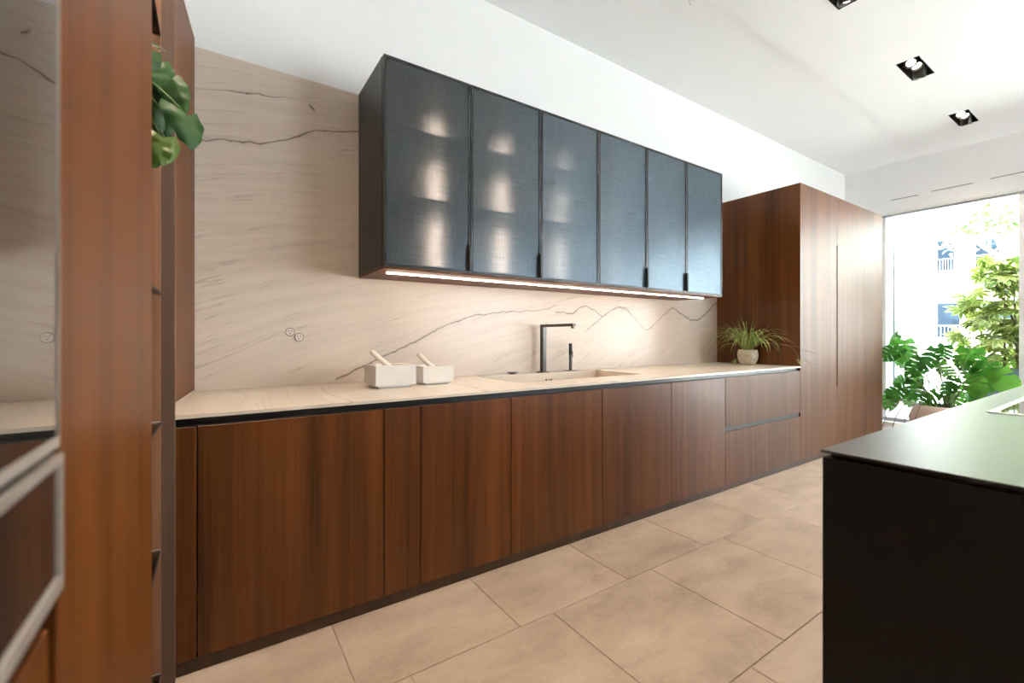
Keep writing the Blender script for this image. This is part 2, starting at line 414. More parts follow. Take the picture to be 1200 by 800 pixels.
def obj(name, bm, mat, parent=None, smooth=False, loc=None):
    me = bpy.data.meshes.new(name)
    if loc is not None:
        bmesh.ops.translate(bm, verts=bm.verts, vec=-Vector(loc))
    bmesh.ops.recalc_face_normals(bm, faces=bm.faces)
    bm.to_mesh(me); bm.free()
    if smooth:
        for p in me.polygons: p.use_smooth = True
    me.materials.append(mat)
    o = bpy.data.objects.new(name, me); COL.objects.link(o)
    if loc is not None: o.location = loc
    if parent is not None:
        o.parent = parent
        if loc is not None: o.location = Vector(loc) - wloc(parent)
        else: o.location = -wloc(parent)
    return o

def wloc(o):
    v = Vector(o.location)
    while o.parent: o = o.parent; v += Vector(o.location)
    return v

def box(name, x0, x1, y0, y1, z0, z1, mat, parent=None, bev=0, origin=True):
    bm = bmesh.new(); bm_box(bm, x0, x1, y0, y1, z0, z1, bev)
    return obj(name, bm, mat, parent, loc=((x0+x1)/2, (y0+y1)/2, z0) if origin else None)

def thing(name, label, cat, loc=(0, 0, 0), group=None):
    o = bpy.data.objects.new(name, None); COL.objects.link(o)
    o.location = loc; o.empty_display_size = .05
    return tag(o, label, cat, group)

def tag(o, label, cat, group=None):
    o['label'] = label; o['category'] = cat
    if group: o['group'] = group
    return o

def struct(o):
    o['kind'] = 'structure'; return o

# ------------------------------------------------------------------ key dimensions (metres)
YF = 1.815      # front plane of base and tall units
YW = 2.585      # back wall
XW = 7.381      # window wall
XL = -.098      # front plane of the tall units on the left
ZC = .862       # worktop
XR0, XR1, YB = -.80, XW, -4.6

# ------------------------------------------------------------------ setting
floor = struct(box('floor', XR0-.1, XR1, YB-.1, YW+.1, -.12, -.004, M['grout']))
rows = []
y = 2.015
offs = {0: .38, 1: .54, 2: .91, 3: .22, 4: .7, 5: .05, 6: .45, 7: .8, 8: .3, 9: .6, 10: .15, 11: .5}
tile_cache = {}
TW, TH, JT = .604, .605, .004
for ri in range(12):
    ytop = 2.015 - ri*TH; ybot = ytop - TH
    ybot = max(ybot, YB)
    if ybot >= ytop: break
    x = offs[ri] - 3*TW
    while x < XR1:
        a, b = max(x, XR0), min(x + TW, XR1)
        if b - a > .03:
            key = (round(b-a, 3), round(ytop-ybot, 3))
            if key not in tile_cache:
                bm = bmesh.new(); hx, hy = (b-a-JT)/2, (ytop-ybot-JT)/2
                bm_box(bm, -hx, hx, -hy, hy, -.0035, 0, .0015)
                bmesh.ops.recalc_face_normals(bm, faces=bm.faces)
                me = bpy.data.meshes.new('tile'); bm.to_mesh(me); bm.free(); me.materials.append(M['tile']); tile_cache[key] = me
            t = bpy.data.objects.new('tile', tile_cache[key]); COL.objects.link(t)
            t.parent = floor
            t.location = Vector(((a+b)/2, (ytop+ybot)/2, 0)) - wloc(floor)
        x += TW

# walls
struct(box('wall_back', XR0-.1, XR1+.2, YW+.022, YW+.2, 0, 3.6, M['wall'], origin=False))
struct(box('wall_left', XR0-.12, XR0, YB, YW+.02, 0, 3.6, M['wall'], origin=False))
# marble slabs covering the back wall between worktop and 2.49 m
bs = struct(box('wall_cladding', -.16, 4.9, YW, YW+.02, ZC+.001, 2.49, M['marble'], origin=False)); bs.name = 'trim_1'
# window wall: pier by the corner, head above the glass
ww = bmesh.new()
bm_box(ww, XW, XW+.22, 2.20, YW+.02, 0, 3.6)
bm_box(ww, XW, XW+.22, YB, 2.20, 2.74, 3.6)
bm_box(ww, XW, XW+.22, YB-.1, -4.3, 0, 2.74)
struct(obj('wall_right', ww, M['wall']))
wf = bmesh.new()
bm_box(wf, XR0, 4.6, YB-.2, YB, 0, 3.6); bm_box(wf, 7.0, XW, YB-.2, YB, 0, 3.6); bm_box(wf, 4.6, 7.0, YB-.2, YB, 2.75, 3.6)
struct(obj('wall_front', wf, M['wall_brown']))  # unseen wall, kept dark to dim reflections and bounce light
# ceiling: main slab with openings for the recessed lamps, slightly higher strip along the back wall
ZL, ZH, YS = 3.375, 3.389, 1.74
FX = [(0.00, .42), (1.585, 2.005), (3.17, 3.59), (4.71, 5.13), (6.23, 6.65)]
FY0, FY1 = 1.155, 1.305
ISL = (.62, 1.04, .28, .43)
ce = bmesh.new()
zt = 3.62
def cbox(x0, x1, y0, y1): bm_box(ce, x0, x1, y0, y1, ZL, zt)
cbox(XR0, XW, FY1, YS)
px = XR0
for a, b in FX: cbox(px, a, FY0, FY1); px = b
cbox(px, XW, FY0, FY1)
cbox(XR0, XW, ISL[3], FY0)
cbox(XR0, ISL[0], ISL[2], ISL[3]); cbox(ISL[1], XW, ISL[2], ISL[3])
cbox(XR0, XW, YB-.2, ISL[2])
bm_box(ce, XR0, XW, YS, YW+.03, ZH, zt)
struct(obj('ceiling', ce, M['ceiling']))
# roof slab above closes the recesses
struct(box('trim_2', XR0-.3, XW+.24, YB-.3, YW+.4, 3.63, 3.85, M['wall'], origin=False))

# ------------------------------------------------------------------ window wall: glazing
gw = struct(thing('window_1', 'x', 'x', (XW+.06, 0, 0)))
for k in ('label', 'category'): del gw[k]
ys = [2.195, .955, -.45, -1.85, -3.1, -4.295]
box('head_rail', XW+.03, XW+.10, -4.298, 2.198, 2.692, 2.738, M['alu'], gw)
box('head_rail', XW+.005, XW+.028, -4.298, 2.198, 2.722, 2.738, M['white_metal'], gw)
box('bottom_rail', XW+.03, XW+.10, -4.298, 2.198, .002, .05, M['alu'], gw)
for i, y in enumerate(ys):
    box('mullion', XW+.035, XW+.095, y-.0225 if 0 < i < 5 else y-.04, y+.0225 if 0 < i < 5 else y-.001, .051, 2.691, M['white_metal'], gw)
for a, b in zip(ys, ys[1:]):
    box('pane', XW+.06, XW+.068, b+.024, a-.042, .052, 2.690, M['glass'], gw)
gb = struct(thing('window_2', 'x', 'x', (4.7, YB-.1, 0)))  # unseen window, added to bring more daylight into the room
for k in ('label', 'category'): del gb[k]
for x in (4.602, 5.77, 6.948):
    box('mullion', x, x+.05, YB-.13, YB-.07, .01, 2.745, M['white_metal'], gb)
for x in (4.602, 5.77):
    box('pane', x+.052, x+1.165, YB-.104, YB-.096, .01, 2.745, M['glass'], gb)

# slot vents above the glazing
for k, (y0, y1, z) in enumerate(((2.09, 1.82, 2.90), (1.69, 1.33, 2.91), (1.19, .55, 2.92))):
    where = ('nearest the corner', 'in the middle', 'furthest from the corner')[k]
    t = thing('slot_vent', 'thin slot vent in the white wall above the window, ' + where, 'vent', (XW-.004, (y0+y1)/2, z), 'slot vents above the window')
    bm = bmesh.new()
    bm_box(bm, XW-.006, XW-.001, y1, y0, z-.034, z-.004); obj('cover', bm, M['white_metal'], t)
    box('slot', XW-.008, XW-.001, y1, y0, z-.003, z+.004, M['slot'], t)

# ------------------------------------------------------------------ base units
XD = [-.045, .583, .742, 1.211, 1.833, 2.454, 3.068, 4.215]
DZ0, DZ1 = .05, .820
def carcass(x0, x1, parent, z1=.812):
    bm = bmesh.new(); g = .002; y0, y1 = YF+.024, YW-.01; z0 = .056
    bm_box(bm, x0+g, x0+.018, y0, y1, z0, z1); bm_box(bm, x1-.018, x1-g, y0, y1, z0, z1)
    bm_box(bm, x0+.018, x1-.018, y0, y1, z0, z0+.018); bm_box(bm, x0+.018, x1-.018, y1-.012, y1, z0+.018, z1)
    return obj('carcass', bm, M['channel'], parent)
lab = ['wide walnut base cabinet at the left end, next to the narrow filler strip',
       'very narrow walnut pull-out base cabinet under the two mortars',
       'medium walnut base cabinet just left of the sink cabinet',
       'walnut base cabinet directly under the tap and sink',
       'walnut base cabinet under the right end of the sink',
       'walnut base cabinet directly beside the two-drawer unit']
f = thing('filler_strip', 'slim walnut filler strip at the left end of the base cabinet row', 'panel', (-.08, YF, .05))
box('panel', -.135, XD[0]-.002, YF, YF+.022, DZ0, DZ1, M['walnut'], f, .001)
box('backing', -.135, XD[0]-.004, YF+.024, YF+.3, DZ0+.006, DZ1-.01, M['channel'], f)
for i in range(6):
    x0, x1 = XD[i], XD[i+1]
    t = thing('base_cabinet', lab[i], 'cabinet', ((x0+x1)/2, YF+.3, .05), 'walnut base cabinets')
    carcass(x0, x1, t, .672 if i >= 3 else .812)
    box('door', x0+.002, x1-.002, YF, YF+.022, DZ0, DZ1, M['walnut'], t, .001)
x0, x1 = XD[6], XD[7]
t = thing('drawer_unit', 'walnut drawer unit with two wide drawers and a dark grip gap between', 'cabinet', ((x0+x1)/2, YF+.3, .05), 'walnut base cabinets')
carcass(x0, x1, t)
box('drawer_front', x0+.002, x1-.002, YF, YF+.022, .462, DZ1, M['walnut_tall'], t, .001)
box('drawer_front', x0+.002, x1-.002, YF, YF+.022, DZ0, .427, M['walnut_tall'], t, .001)
box('grip_channel', x0+.002, x1-.002, YF+.010, YF+.0225, .429, .460, M['channel'], t)
pl = box('plinth', -.135, 6.14, YF+.012, YF+.04, .001, .048, M['plinth'])
tag(pl, 'low dark walnut plinth running along the floor under the cabinets', 'plinth')
gr = thing('grip_rail', 'black recessed grip channel running under the front edge of the worktop', 'rail', (2, YF, .83))
box('channel_back', -.135, 4.213, YF+.026, YF+.034, .822, .8475, M['channel'], gr)
box('channel_lip', -.135, 4.213, YF+.002, YF+.026, .8215, .8240, M['channel'], gr)

# ------------------------------------------------------------------ worktop with moulded sink
SK = (1.40, 2.445, 2.045, 2.495)
wt = thing('worktop', 'long cream stone worktop with a moulded sink, on the walnut base cabinets', 'worktop', (2, 2.2, ZC))
bm = bmesh.new(); bm_ring(bm, (-.16, 4.214, YF-.004, YW-.001), SK, ZC-.013, ZC)
obj('slab', bm, M['worktop'], wt)
bm = bmesh.new()
x0, x1, y0, y1 = SK; zb = ZC-.17; e = .012
bm_ring(bm, (x0-e, x1+e, y0-e, y1+e), SK, zb, ZC-.0132)
bm_box(bm, x0-e, x1+e, y0-e, y1+e, zb-.012, zb-.0001)
bs_ = obj('sink_basin', bm, M['worktop'], wt)
for k, dx in enumerate((-.022, 0, .022)):
    bm = bmesh.new(); bm_cyl(bm, (1.985+dx, y1-.0006, ZC-.052), (1.985+dx, y1-.004, ZC-.052), .007 if k != 1 else .004, n=12)
    obj('overflow_hole', bm, M['black'], bs_)
bm = bmesh.new(); bm_lathe(bm, [(0, .0), (.04, .0), (.044, -.001), (.044, .004), (0, .005)], 24, (1.92, 2.27, zb)); obj('drain', bm, M['steel'], bs_, True)

# tap
t = thing('tap', 'tall square gunmetal tap with a flat spout standing behind the sink', 'tap', (1.965, 2.53, ZC))
box('base_plate', 1.928, 2.002, 2.499, 2.561, ZC+.0005, ZC+.007, M['gunmetal'], t, .002)
box('column', 1.948, 1.982, 2.512, 2.548, ZC+.007, 1.205, M['gunmetal'], t, .0025)
box('spout', 1.950, 1.980, 2.20, 2.5115, 1.186, 1.205, M['gunmetal'], t, .002)
bm = bmesh.new(); bm_cyl(bm, (1.965, 2.216, 1.1855), (1.965, 2.216, 1.172), .011, n=14); obj('nozzle', bm, M['gunmetal'], t)
t = thing('tap_lever', 'slim dark upright tap control on a small square foot, right of the tall tap', 'tap', (2.22, 2.53, ZC))
box('base_plate', 2.185, 2.262, 2.499, 2.561, ZC+.0005, ZC+.006, M['gunmetal'], t, .002)
bm = bmesh.new(); bm_cyl(bm, (2.224, 2.53, ZC+.006), (2.224, 2.53, ZC+.12), .0125, n=16); obj('stem', bm, M['gunmetal'], t, False)
bm = bmesh.new(); bm_cyl(bm, (2.224, 2.53, ZC+.121), (2.222, 2.53, ZC+.205), .014, .012, n=16)
bm_box(bm, 2.232, 2.244, 2.524, 2.536, ZC+.1, ZC+.15, .003)
obj('lever', bm, M['black'], t)
t = thing('drain_knob', 'small flat dark drain knob on the worktop left of the tap', 'knob', (1.70, 2.53, ZC))
bm = bmesh.new(); bm_lathe(bm, [(0, .0005), (.02, .0005), (.02, .007), (0, .007)], 24, (1.70, 2.53, ZC)); obj('foot', bm, M['gunmetal'], t)
bm = bmesh.new(); bm_lathe(bm, [(0, .0072), (.034, .0072), (.036, .009), (.036, .014), (.033, .016), (0, .016)], 24, (1.70, 2.53, ZC)); obj('cap', bm, M['gunmetal'], t)

# mortars
def mortar(x0, y0, sx, sy, h, label, px, py):
    t = thing('mortar', label, 'mortar', (x0+sx/2, y0+sy/2, ZC), 'mortars on the worktop')
    cx, cy = x0+sx/2, y0+sy/2
    bm = bmesh.new(); n = 32; r = min(sx, sy)*.36; zt = ZC+h; zb = ZC+.014
    sq = []
    for k in range(n):
        a = 2*math.pi*k/n + math.pi/4*0; c, s = math.cos(a), math.sin(a); q = 1/max(abs(c), abs(s))
        sq.append((cx+c*q*sx/2, cy+s*q*sy/2))
    top = [bm.verts.new((x, y, zt)) for x, y in sq]; bot = [bm.verts.new((x, y, zb)) for x, y in sq]
    prof = [(r, 0), (r*.97, -.006), (r*.85, -h*.35), (r*.6, -h*.55), (r*.3, -h*.66), (0, -h*.7)]
    prev = top
    for rr, dz in prof:
        if rr == 0:
            c = bm.verts.new((cx, cy, zt+dz))
            for k in range(n): bm.faces.new((prev[k], prev[(k+1) % n], c))
        else:
            cur = [bm.verts.new((cx+rr*math.cos(2*math.pi*k/n), cy+rr*math.sin(2*math.pi*k/n), zt+dz)) for k in range(n)]
            for k in range(n): bm.faces.new((prev[k], prev[(k+1) % n], cur[(k+1) % n], cur[k]))
            prev = cur
    for k in range(n): bm.faces.new((bot[k], bot[(k+1) % n], top[(k+1) % n], top[k]))
    bm.faces.new(bot[::-1])
    obj('bowl_block', bm, M['mortar'], t)
    box('foot', x0+.018, x0+sx-.018, y0+.018, y0+sy-.018, ZC+.0006, ZC+.0138, M['mortar'], t, .002)
    p = thing('pestle', px, 'pestle', (cx, cy, zt-h*.45), 'pestles in the mortars')
    a = Vector((cx+r*.42, cy-r*.25, zt-h*.40)); b = Vector(py)
    d = b-a; L = d.length; d.normalize(); q = d.to_track_quat('Z', 'Y')
    bm = bmesh.new()
    bm_lathe(bm, [(0, 0), (.010, .002), (.016, .010), (.018, .022), (.016, .04), (.0125, L*.55), (.0135, L*.85), (.0125, L*.94), (.008, L*.99), (0, L)], 18)
    bmesh.ops.transform(bm, matrix=Matrix.Translation(a) @ q.to_matrix().to_4x4(), verts=bm.verts)
    obj('rod', bm, M['pestle'], p, True)
mortar(.655, 2.165, .205, .20, .112, 'larger square white marble mortar, the left one on the worktop', 'cream pestle leaning in the larger left mortar', (.655, 2.25, ZC+.185))
mortar(.915, 2.20, .175, .165, .098, 'smaller square white marble mortar, right of the larger one', 'cream pestle leaning in the smaller right mortar', (.915, 2.28, ZC+.165))

# sockets
def socket(x, z, label):
    t = thing('wall_socket', label, 'socket', (x, YW, z), 'round wall sockets')
    def disc(name, r, d0, d1, m, cx=x, cz=z, n=28):
        bm = bmesh.new(); bm_cyl(bm, (cx, YW-d0, cz), (cx, YW-d1, cz), r, n=n); return obj(name, bm, m, t)
    disc('collar', .0225, .0004, .003, M['socket_ring']); disc('face', .0195, .0032, .0075, M['socket'])
    for dx in (-.007, .007): box('slot', x+dx-.0013, x+dx+.0013, YW-.0084, YW-.0077, z+.001, z+.009, M['black'], t)
    disc('earth_hole', .0028, .0077, .0084, M['black'], x, z-.008, 10)
socket(.333, 1.143, 'round cream wall socket on the marble, the upper one of the two')
socket(.376, 1.115, 'round cream wall socket on the marble, the lower one of the two')

# ------------------------------------------------------------------ wall cabinet with woven glass doors
WX = [.684, 1.163, 1.642, 2.126, 2.609, 3.078, 3.566]
WY0, WZ0, WZ1 = 2.136, 1.462, 2.488
wc = thing('wall_cabinet', 'long black wall cabinet with six smoked woven glass doors above the worktop', 'cabinet', (2.1, 2.36, WZ0))
yb0 = WY0+.026
box('side_panel', WX[0], WX[0]+.018, yb0, YW-.002, WZ0+.004, WZ1, M['cab_black'], wc)
box('side_panel', WX[-1]-.018, WX[-1], yb0, YW-.002, WZ0+.004, WZ1, M['cab_black'], wc)
box('top_panel', WX[0]+.0185, WX[-1]-.0185, yb0, YW-.002, WZ1-.018, WZ1, M['cab_black'], wc)
bm = bmesh.new(); bm_box(bm, WX[0]+.0185, WX[-1]-.0185, YW-.012, YW-.002, WZ0+.024, WZ1-.0185); obj('back_panel', bm, M['inner'], wc)
bm = bmesh.new()  # walnut bottom board, its front edge showing below the doors
y0, y1, yl0, yl1 = WY0+.004, YW-.002, 2.270, 2.282
za, zb_ = WZ0-.012, WZ0+.003
bm_box(bm, WX[0]+.001, WX[-1]-.001, y0, yl0, za, zb_); bm_box(bm, WX[0]+.001, WX[-1]-.001, yl1, y1, za, zb_)
bm_box(bm, WX[0]+.001, WX[0]+.06, yl0, yl1, za, zb_); bm_box(bm, WX[-1]-.06, WX[-1]-.001, yl0, yl1, za, zb_)
bp_ = obj('bottom_panel', bm, M['walnut_warm'], wc)
box('inner_floor', WX[0]+.0185, WX[-1]-.0185, yb0, YW-.0125, WZ0+.005, WZ0+.0235, M['inner'], wc)
box('light_strip', WX[0]+.061, WX[-1]-.061, 2.2705, 2.2815, WZ0-.017, WZ0-.002, M['led'], bp_)
for k in range(1, 6):
    box('partition', WX[k]-.008, WX[k]+.008, yb0+.004, YW-.0125, WZ0+.024, WZ1-.0185, M['inner'], wc)
for k in range(6):
    x0, x1 = WX[k], WX[k+1]
    xa, xb = x0+(.019 if k == 0 else .009), x1-(.019 if k == 5 else .009)
    for z in (1.825, 2.165):
        box('shelf', xa, xb, yb0+.006, YW-.02, z, z+.012, M['shelf_glass'], wc)
    if k < 5:
        for za_, zb2 in ((WZ0+.03, 1.823), (1.839, 2.163), (2.179, 2.44)):
            box('inner_light', xb-.034, xb-.002, YW-.05, YW-.036, za_, zb2, M['led_in'], wc)
    d = bmesh.new(); fw = .013; dy0, dy1 = WY0, WY0+.022; g = .0018
    bm_box(d, x0+g, x0+g+fw, dy0, dy1, WZ0, WZ1); bm_box(d, x1-g-fw, x1-g, dy0, dy1, WZ0, WZ1)
    bm_box(d, x0+g+fw, x1-g-fw, dy0, dy1, WZ0, WZ0+fw); bm_box(d, x0+g+fw, x1-g-fw, dy0, dy1, WZ1-fw, WZ1)
    door = obj('door', d, M['frame'], wc)
    box('pane', x0+g+fw+.0005, x1-g-fw-.0005, dy0+.004, dy0+.010, WZ0+fw+.0005, WZ1-fw-.0005, M['mesh_glass'], door)
    if k in (0, 1, 3, 4):
        h = bmesh.new()
        bm_box(h, x1-.019, x1-.004, dy0-.020, dy0-.001, WZ0+.012, WZ0+.15, .002)
        obj('handle', h, M['black'], door)

# ------------------------------------------------------------------ tall units at the far end
TX = [4.218, 4.965, 5.657, 6.141]; TZ = 2.45
t = thing('tall_cabinet', 'tall walnut cabinet block with three flush doors and a vertical grip slot', 'cabinet', (5.18, 2.2, 0))
box('side_panel', TX[0], TX[0]+.022, YF, YW-.001, .05, TZ, M['walnut'], t, .001)
box('side_panel', TX[3]-.022, TX[3], YF+.024, YW-.001, .05, TZ, M['walnut'], t, .001)
box('top_panel', TX[0]+.0225, TX[3]-.0225, YF+.024, YW-.001, TZ-.02, TZ, M['walnut'], t)
bm = bmesh.new(); bm_box(bm, TX[0]+.0225, TX[3]-.0225, YF+.05, YW-.002, .056, TZ-.021); obj('carcass', bm, M['black'], t)
def tall_door(x0, x1, notch=0):
    """notch -1/+1: a shallow vertical cut on the left/right edge gives the grip slot"""
    bm = bmesh.new(); z0, z1, a, b, d = .05, TZ, .64, 1.99, .010
    if notch > 0: pts = [(x0,z0),(x1,z0),(x1,a),(x1-d,a),(x1-d,b),(x1,b),(x1,z1),(x0,z1)]
    elif notch < 0: pts = [(x0,z0),(x1,z0),(x1,z1),(x0,z1),(x0,b),(x0+d,b),(x0+d,a),(x0,a)]
    else: pts = [(x0,z0),(x1,z0),(x1,z1),(x0,z1)]
    f0 = [bm.verts.new((x, YF, z)) for x, z in pts]; f1 = [bm.verts.new((x, YF+.022, z)) for x, z in pts]
    bm.faces.new(f0); bm.faces.new(f1[::-1])
    for k in range(len(pts)):
        j = (k+1) % len(pts); bm.faces.new((f0[k], f1[k], f1[j], f0[j]))
    return obj('door', bm, M['walnut_tall'], t, loc=((x0+x1)/2, YF, .05))
tall_door(TX[0]+.0235, TX[1]-.0015, 1); tall_door(TX[1]+.0015, TX[2]-.0015, -1); tall_door(TX[2]+.0015, TX[3]-.001)
box('grip_slot', TX[1]-.03, TX[1]+.03, YF+.024, YF+.03, .62, 2.01, M['black'], t)

# ------------------------------------------------------------------ left run of tall units (fronts face the island)
def left_box(name, y0, y1, z0, z1, d0, d1, mat, parent, bev=0):
    return box(name, XL-d1, XL-d0, y0, y1, z0, z1, mat, parent, bev)
LZ = 2.62
ov = thing('oven_tower', 'walnut tower with glass-fronted built-in ovens nearest the camera', 'cabinet', (XL-.3, 0.0, 0))
OY0, OY1 = -.18, .473
left_box('side_panel', OY0-.022, OY0-.002, .001, LZ, 0, .60, M['walnut_warm'], ov)
bm = bmesh.new(); bm_box(bm, XL-.62, XL-.05, OY0, OY1-.004, .001, LZ); obj('carcass', bm, M['black'], ov)
zs = 1.0
up = left_box('oven_door', OY0, OY1-.014, 1.039, 1.55, 0, .046, M['black'], ov)
left_box('glass', OY0+.004, OY1-.0165, 1.047, 1.548, -.003, -.0005, M['oven_glass'], up)
left_box('lower_trim', OY0+.004, OY1-.0140, 1.0392, 1.0468, -.004, -.0005, M['steel'], up)
left_box('edge_trim', OY1-.0160, OY1-.0140, 1.047, 1.548, -.004, -.0005, M['steel'], up)
u2 = left_box('oven_door', OY0, OY1-.014, 1.552, 2.3, 0, .046, M['black'], ov)
left_box('glass', OY0+.004, OY1-.0165, 1.5525, 2.298, -.003, -.0005, M['oven_glass'], u2)
left_box('edge_trim', OY1-.0160, OY1-.0140, 1.5525, 2.298, -.004, -.0005, M['steel'], u2)
lo = left_box('warming_drawer', OY0, OY1-.014, .935, 1.034, 0, .046, M['black'], ov)
left_box('glass', OY0+.004, OY1-.0185, .9452, 1.0272, -.004, -.0005, M['oven_glass'], lo)
left_box('upper_trim', OY0+.004, OY1-.0135, 1.0274, 1.0340, -.006, -.0005, M['steel'], lo)
left_box('lower_trim', OY0+.004, OY1-.0135, .935, .9450, -.006, -.0005, M['steel'], lo)
left_box('edge_trim', OY1-.0180, OY1-.0135, .9452, 1.0272, -.006, -.0005, M['steel'], lo)
left_box('drawer_front', OY0, OY1-.024, .05, .912, 0, .022, M['walnut_warm'], ov, .001)
left_box('drawer_front', OY0, OY1-.014, 2.304, LZ, 0, .022, M['walnut_warm'], ov, .001)

tp = thing('tall_left_cabinet', 'tall walnut door front, close to the camera between the ovens and the shelf niche', 'cabinet', (XL-.3, .78, 0))
PY0, PY1 = .4715, 1.096
left_box('door', PY0, PY1, .05, LZ, 0, .022, M['walnut_warm'], tp, .001)
left_box('carcass', PY0+.002, PY1-.020, .055, LZ, .024, .62, M['black'], tp)
left_box('side_panel', PY1-.018, PY1-.001, .052, LZ, .024, .62, M['walnut_warm'], tp)
left_box('plinth', PY0+.002, PY1-.002, .001, .048, .03, .06, M['plinth'], tp)

NY1 = 1.72
nc = thing('open_shelf_unit', 'tall open walnut shelf niche with the trailing plant, behind the near tall door', 'shelf', (XL-.3, 1.4, 0))
left_box('side_panel', NY1, NY1+.022, .001, LZ, 0, .62, M['walnut_grey'], nc, .001)
left_box('back_panel', PY1+.001, NY1-.001, .05, LZ, .60, .62, M['walnut_warm'], nc)
for z in (.10, .474, .86, 1.254, 1.645, 2.036, 2.43):
    sh = left_box('shelf', PY1+.001, NY1-.008, z-.007, z, .0375, .598, M['shelf_glass'], nc)
    left_box('front_edge', PY1+.001, NY1-.008, z-.007, z, .034, .037, M['frame'], sh)
    left_box('end_edge', NY1-.0105, NY1-.0082, z+.0003, z+.004, .034, .4, M['steel'], sh)
left_box('lining', NY1-.007, NY1-.0008, .05, LZ, .034, .597, M['walnut_lining'], nc)  # lighter layer over the side panel, imitating warm light on it
left_box('plinth', PY1+.001, NY1-.001, .001, .1, .05, .08, M['plinth'], nc)

cup = thing('worktop_cupboard', 'walnut cupboard side standing on the left end of the worktop', 'cabinet', (-.3, 2.3, ZC))
bm = bmesh.new()
p = [(-.1255, 2.10), (-.0745, 2.578), (-.0945, 2.580), (-.1455, 2.102)]
lo_ = [bm.verts.new((x, y, ZC+.004)) for x, y in p]; hi_ = [bm.verts.new((x, y, 2.53)) for x, y in p]
bm.faces.new(lo_[::-1]); bm.faces.new(hi_)
for k in range(4): bm.faces.new((lo_[k], lo_[(k+1) % 4], hi_[(k+1) % 4], hi_[k]))
bmesh.ops.bevel(bm, geom=[e for e in bm.edges], offset=.002, segments=1, affect='EDGES')
obj('side_panel', bm, M['walnut_warm'], cup)
bm = bmesh.new()
q = [(-.0742, 2.5785), (-.0735, 2.5835), (-.0945, 2.5835), (-.0942, 2.5805)]
lo_ = [bm.verts.new((x, y, ZC+.001)) for x, y in q]; hi_ = [bm.verts.new((x, y, 2.53)) for x, y in q]
bm.faces.new(lo_[::-1]); bm.faces.new(hi_)
for k in range(4): bm.faces.new((lo_[k], lo_[(k+1) % 4], hi_[(k+1) % 4], hi_[k]))
obj('seal_strip', bm, M['channel'], cup)
bm = bmesh.new()
q = [(-.1235, 2.10), (-.0735, 2.577), (-.0765, 2.577), (-.1265, 2.10)]
lo_ = [bm.verts.new((x, y, ZC+.0006)) for x, y in q]; hi_ = [bm.verts.new((x, y, ZC+.0038)) for x, y in q]
bm.faces.new(lo_[::-1]); bm.faces.new(hi_)
for k in range(4): bm.faces.new((lo_[k], lo_[(k+1) % 4], hi_[(k+1) % 4], hi_[k]))
obj('bottom_strip', bm, M['steel'], cup)
box('body', XR0+.01, -.16, 2.12, YW-.01, ZC+.001, 2.52, M['walnut_warm'], cup)

# ------------------------------------------------------------------ island
IX0, IX1, IY0, IY1, IZ = 1.075, 4.6, -.78, .420, .880
il = thing('kitchen_island', 'large black kitchen island with a thin satin dark top in the right foreground', 'island', (2.8, -.2, 0))
box('top', IX0-.003, IX1, IY0-.003, IY1+.003, IZ-.006, IZ, M['islandtop'], il, .001)
box('shadow_gap', IX0+.012, IX1-.012, IY0+.012, IY1-.012, IZ-.0155, IZ-.0062, M['black'], il)
box('end_panel', IX0, IX0+.020, IY0, IY1, .002, IZ-.0157, M['island'], il, .001)
box('side_panel', IX0+.0205, IX1, IY1-.02, IY1, .06, IZ-.0157, M['island'], il, .001)
box('side_panel', IX0+.0205, IX1, IY0, IY0+.02, .06, IZ-.0157, M['island'], il, .001)
box('body', IX0+.0205, IX1-.001, IY0+.0205, IY1-.0205, .05, IZ-.016, M['black'], il)
box('plinth', IX0+.0205, IX1-.03, IY0+.05, IY1-.05, .002, .049, M['black'], il)
hb = thing('hob', 'flush black glass hob in a slim steel frame on the island top', 'hob', (2.5, 0, IZ))
bm = bmesh.new(); bm_ring(bm, (2.03, 2.93, -.19, .335), (2.046, 2.914, -.174, .319), IZ+.0004, IZ+.003); obj('frame', bm, M['steel'], hb)
bm = bmesh.new(); bm_box(bm, 2.0465, 2.9135, -.1735, .3185, IZ+.0004, IZ+.0022); obj('glass', bm, M['hob'], hb)

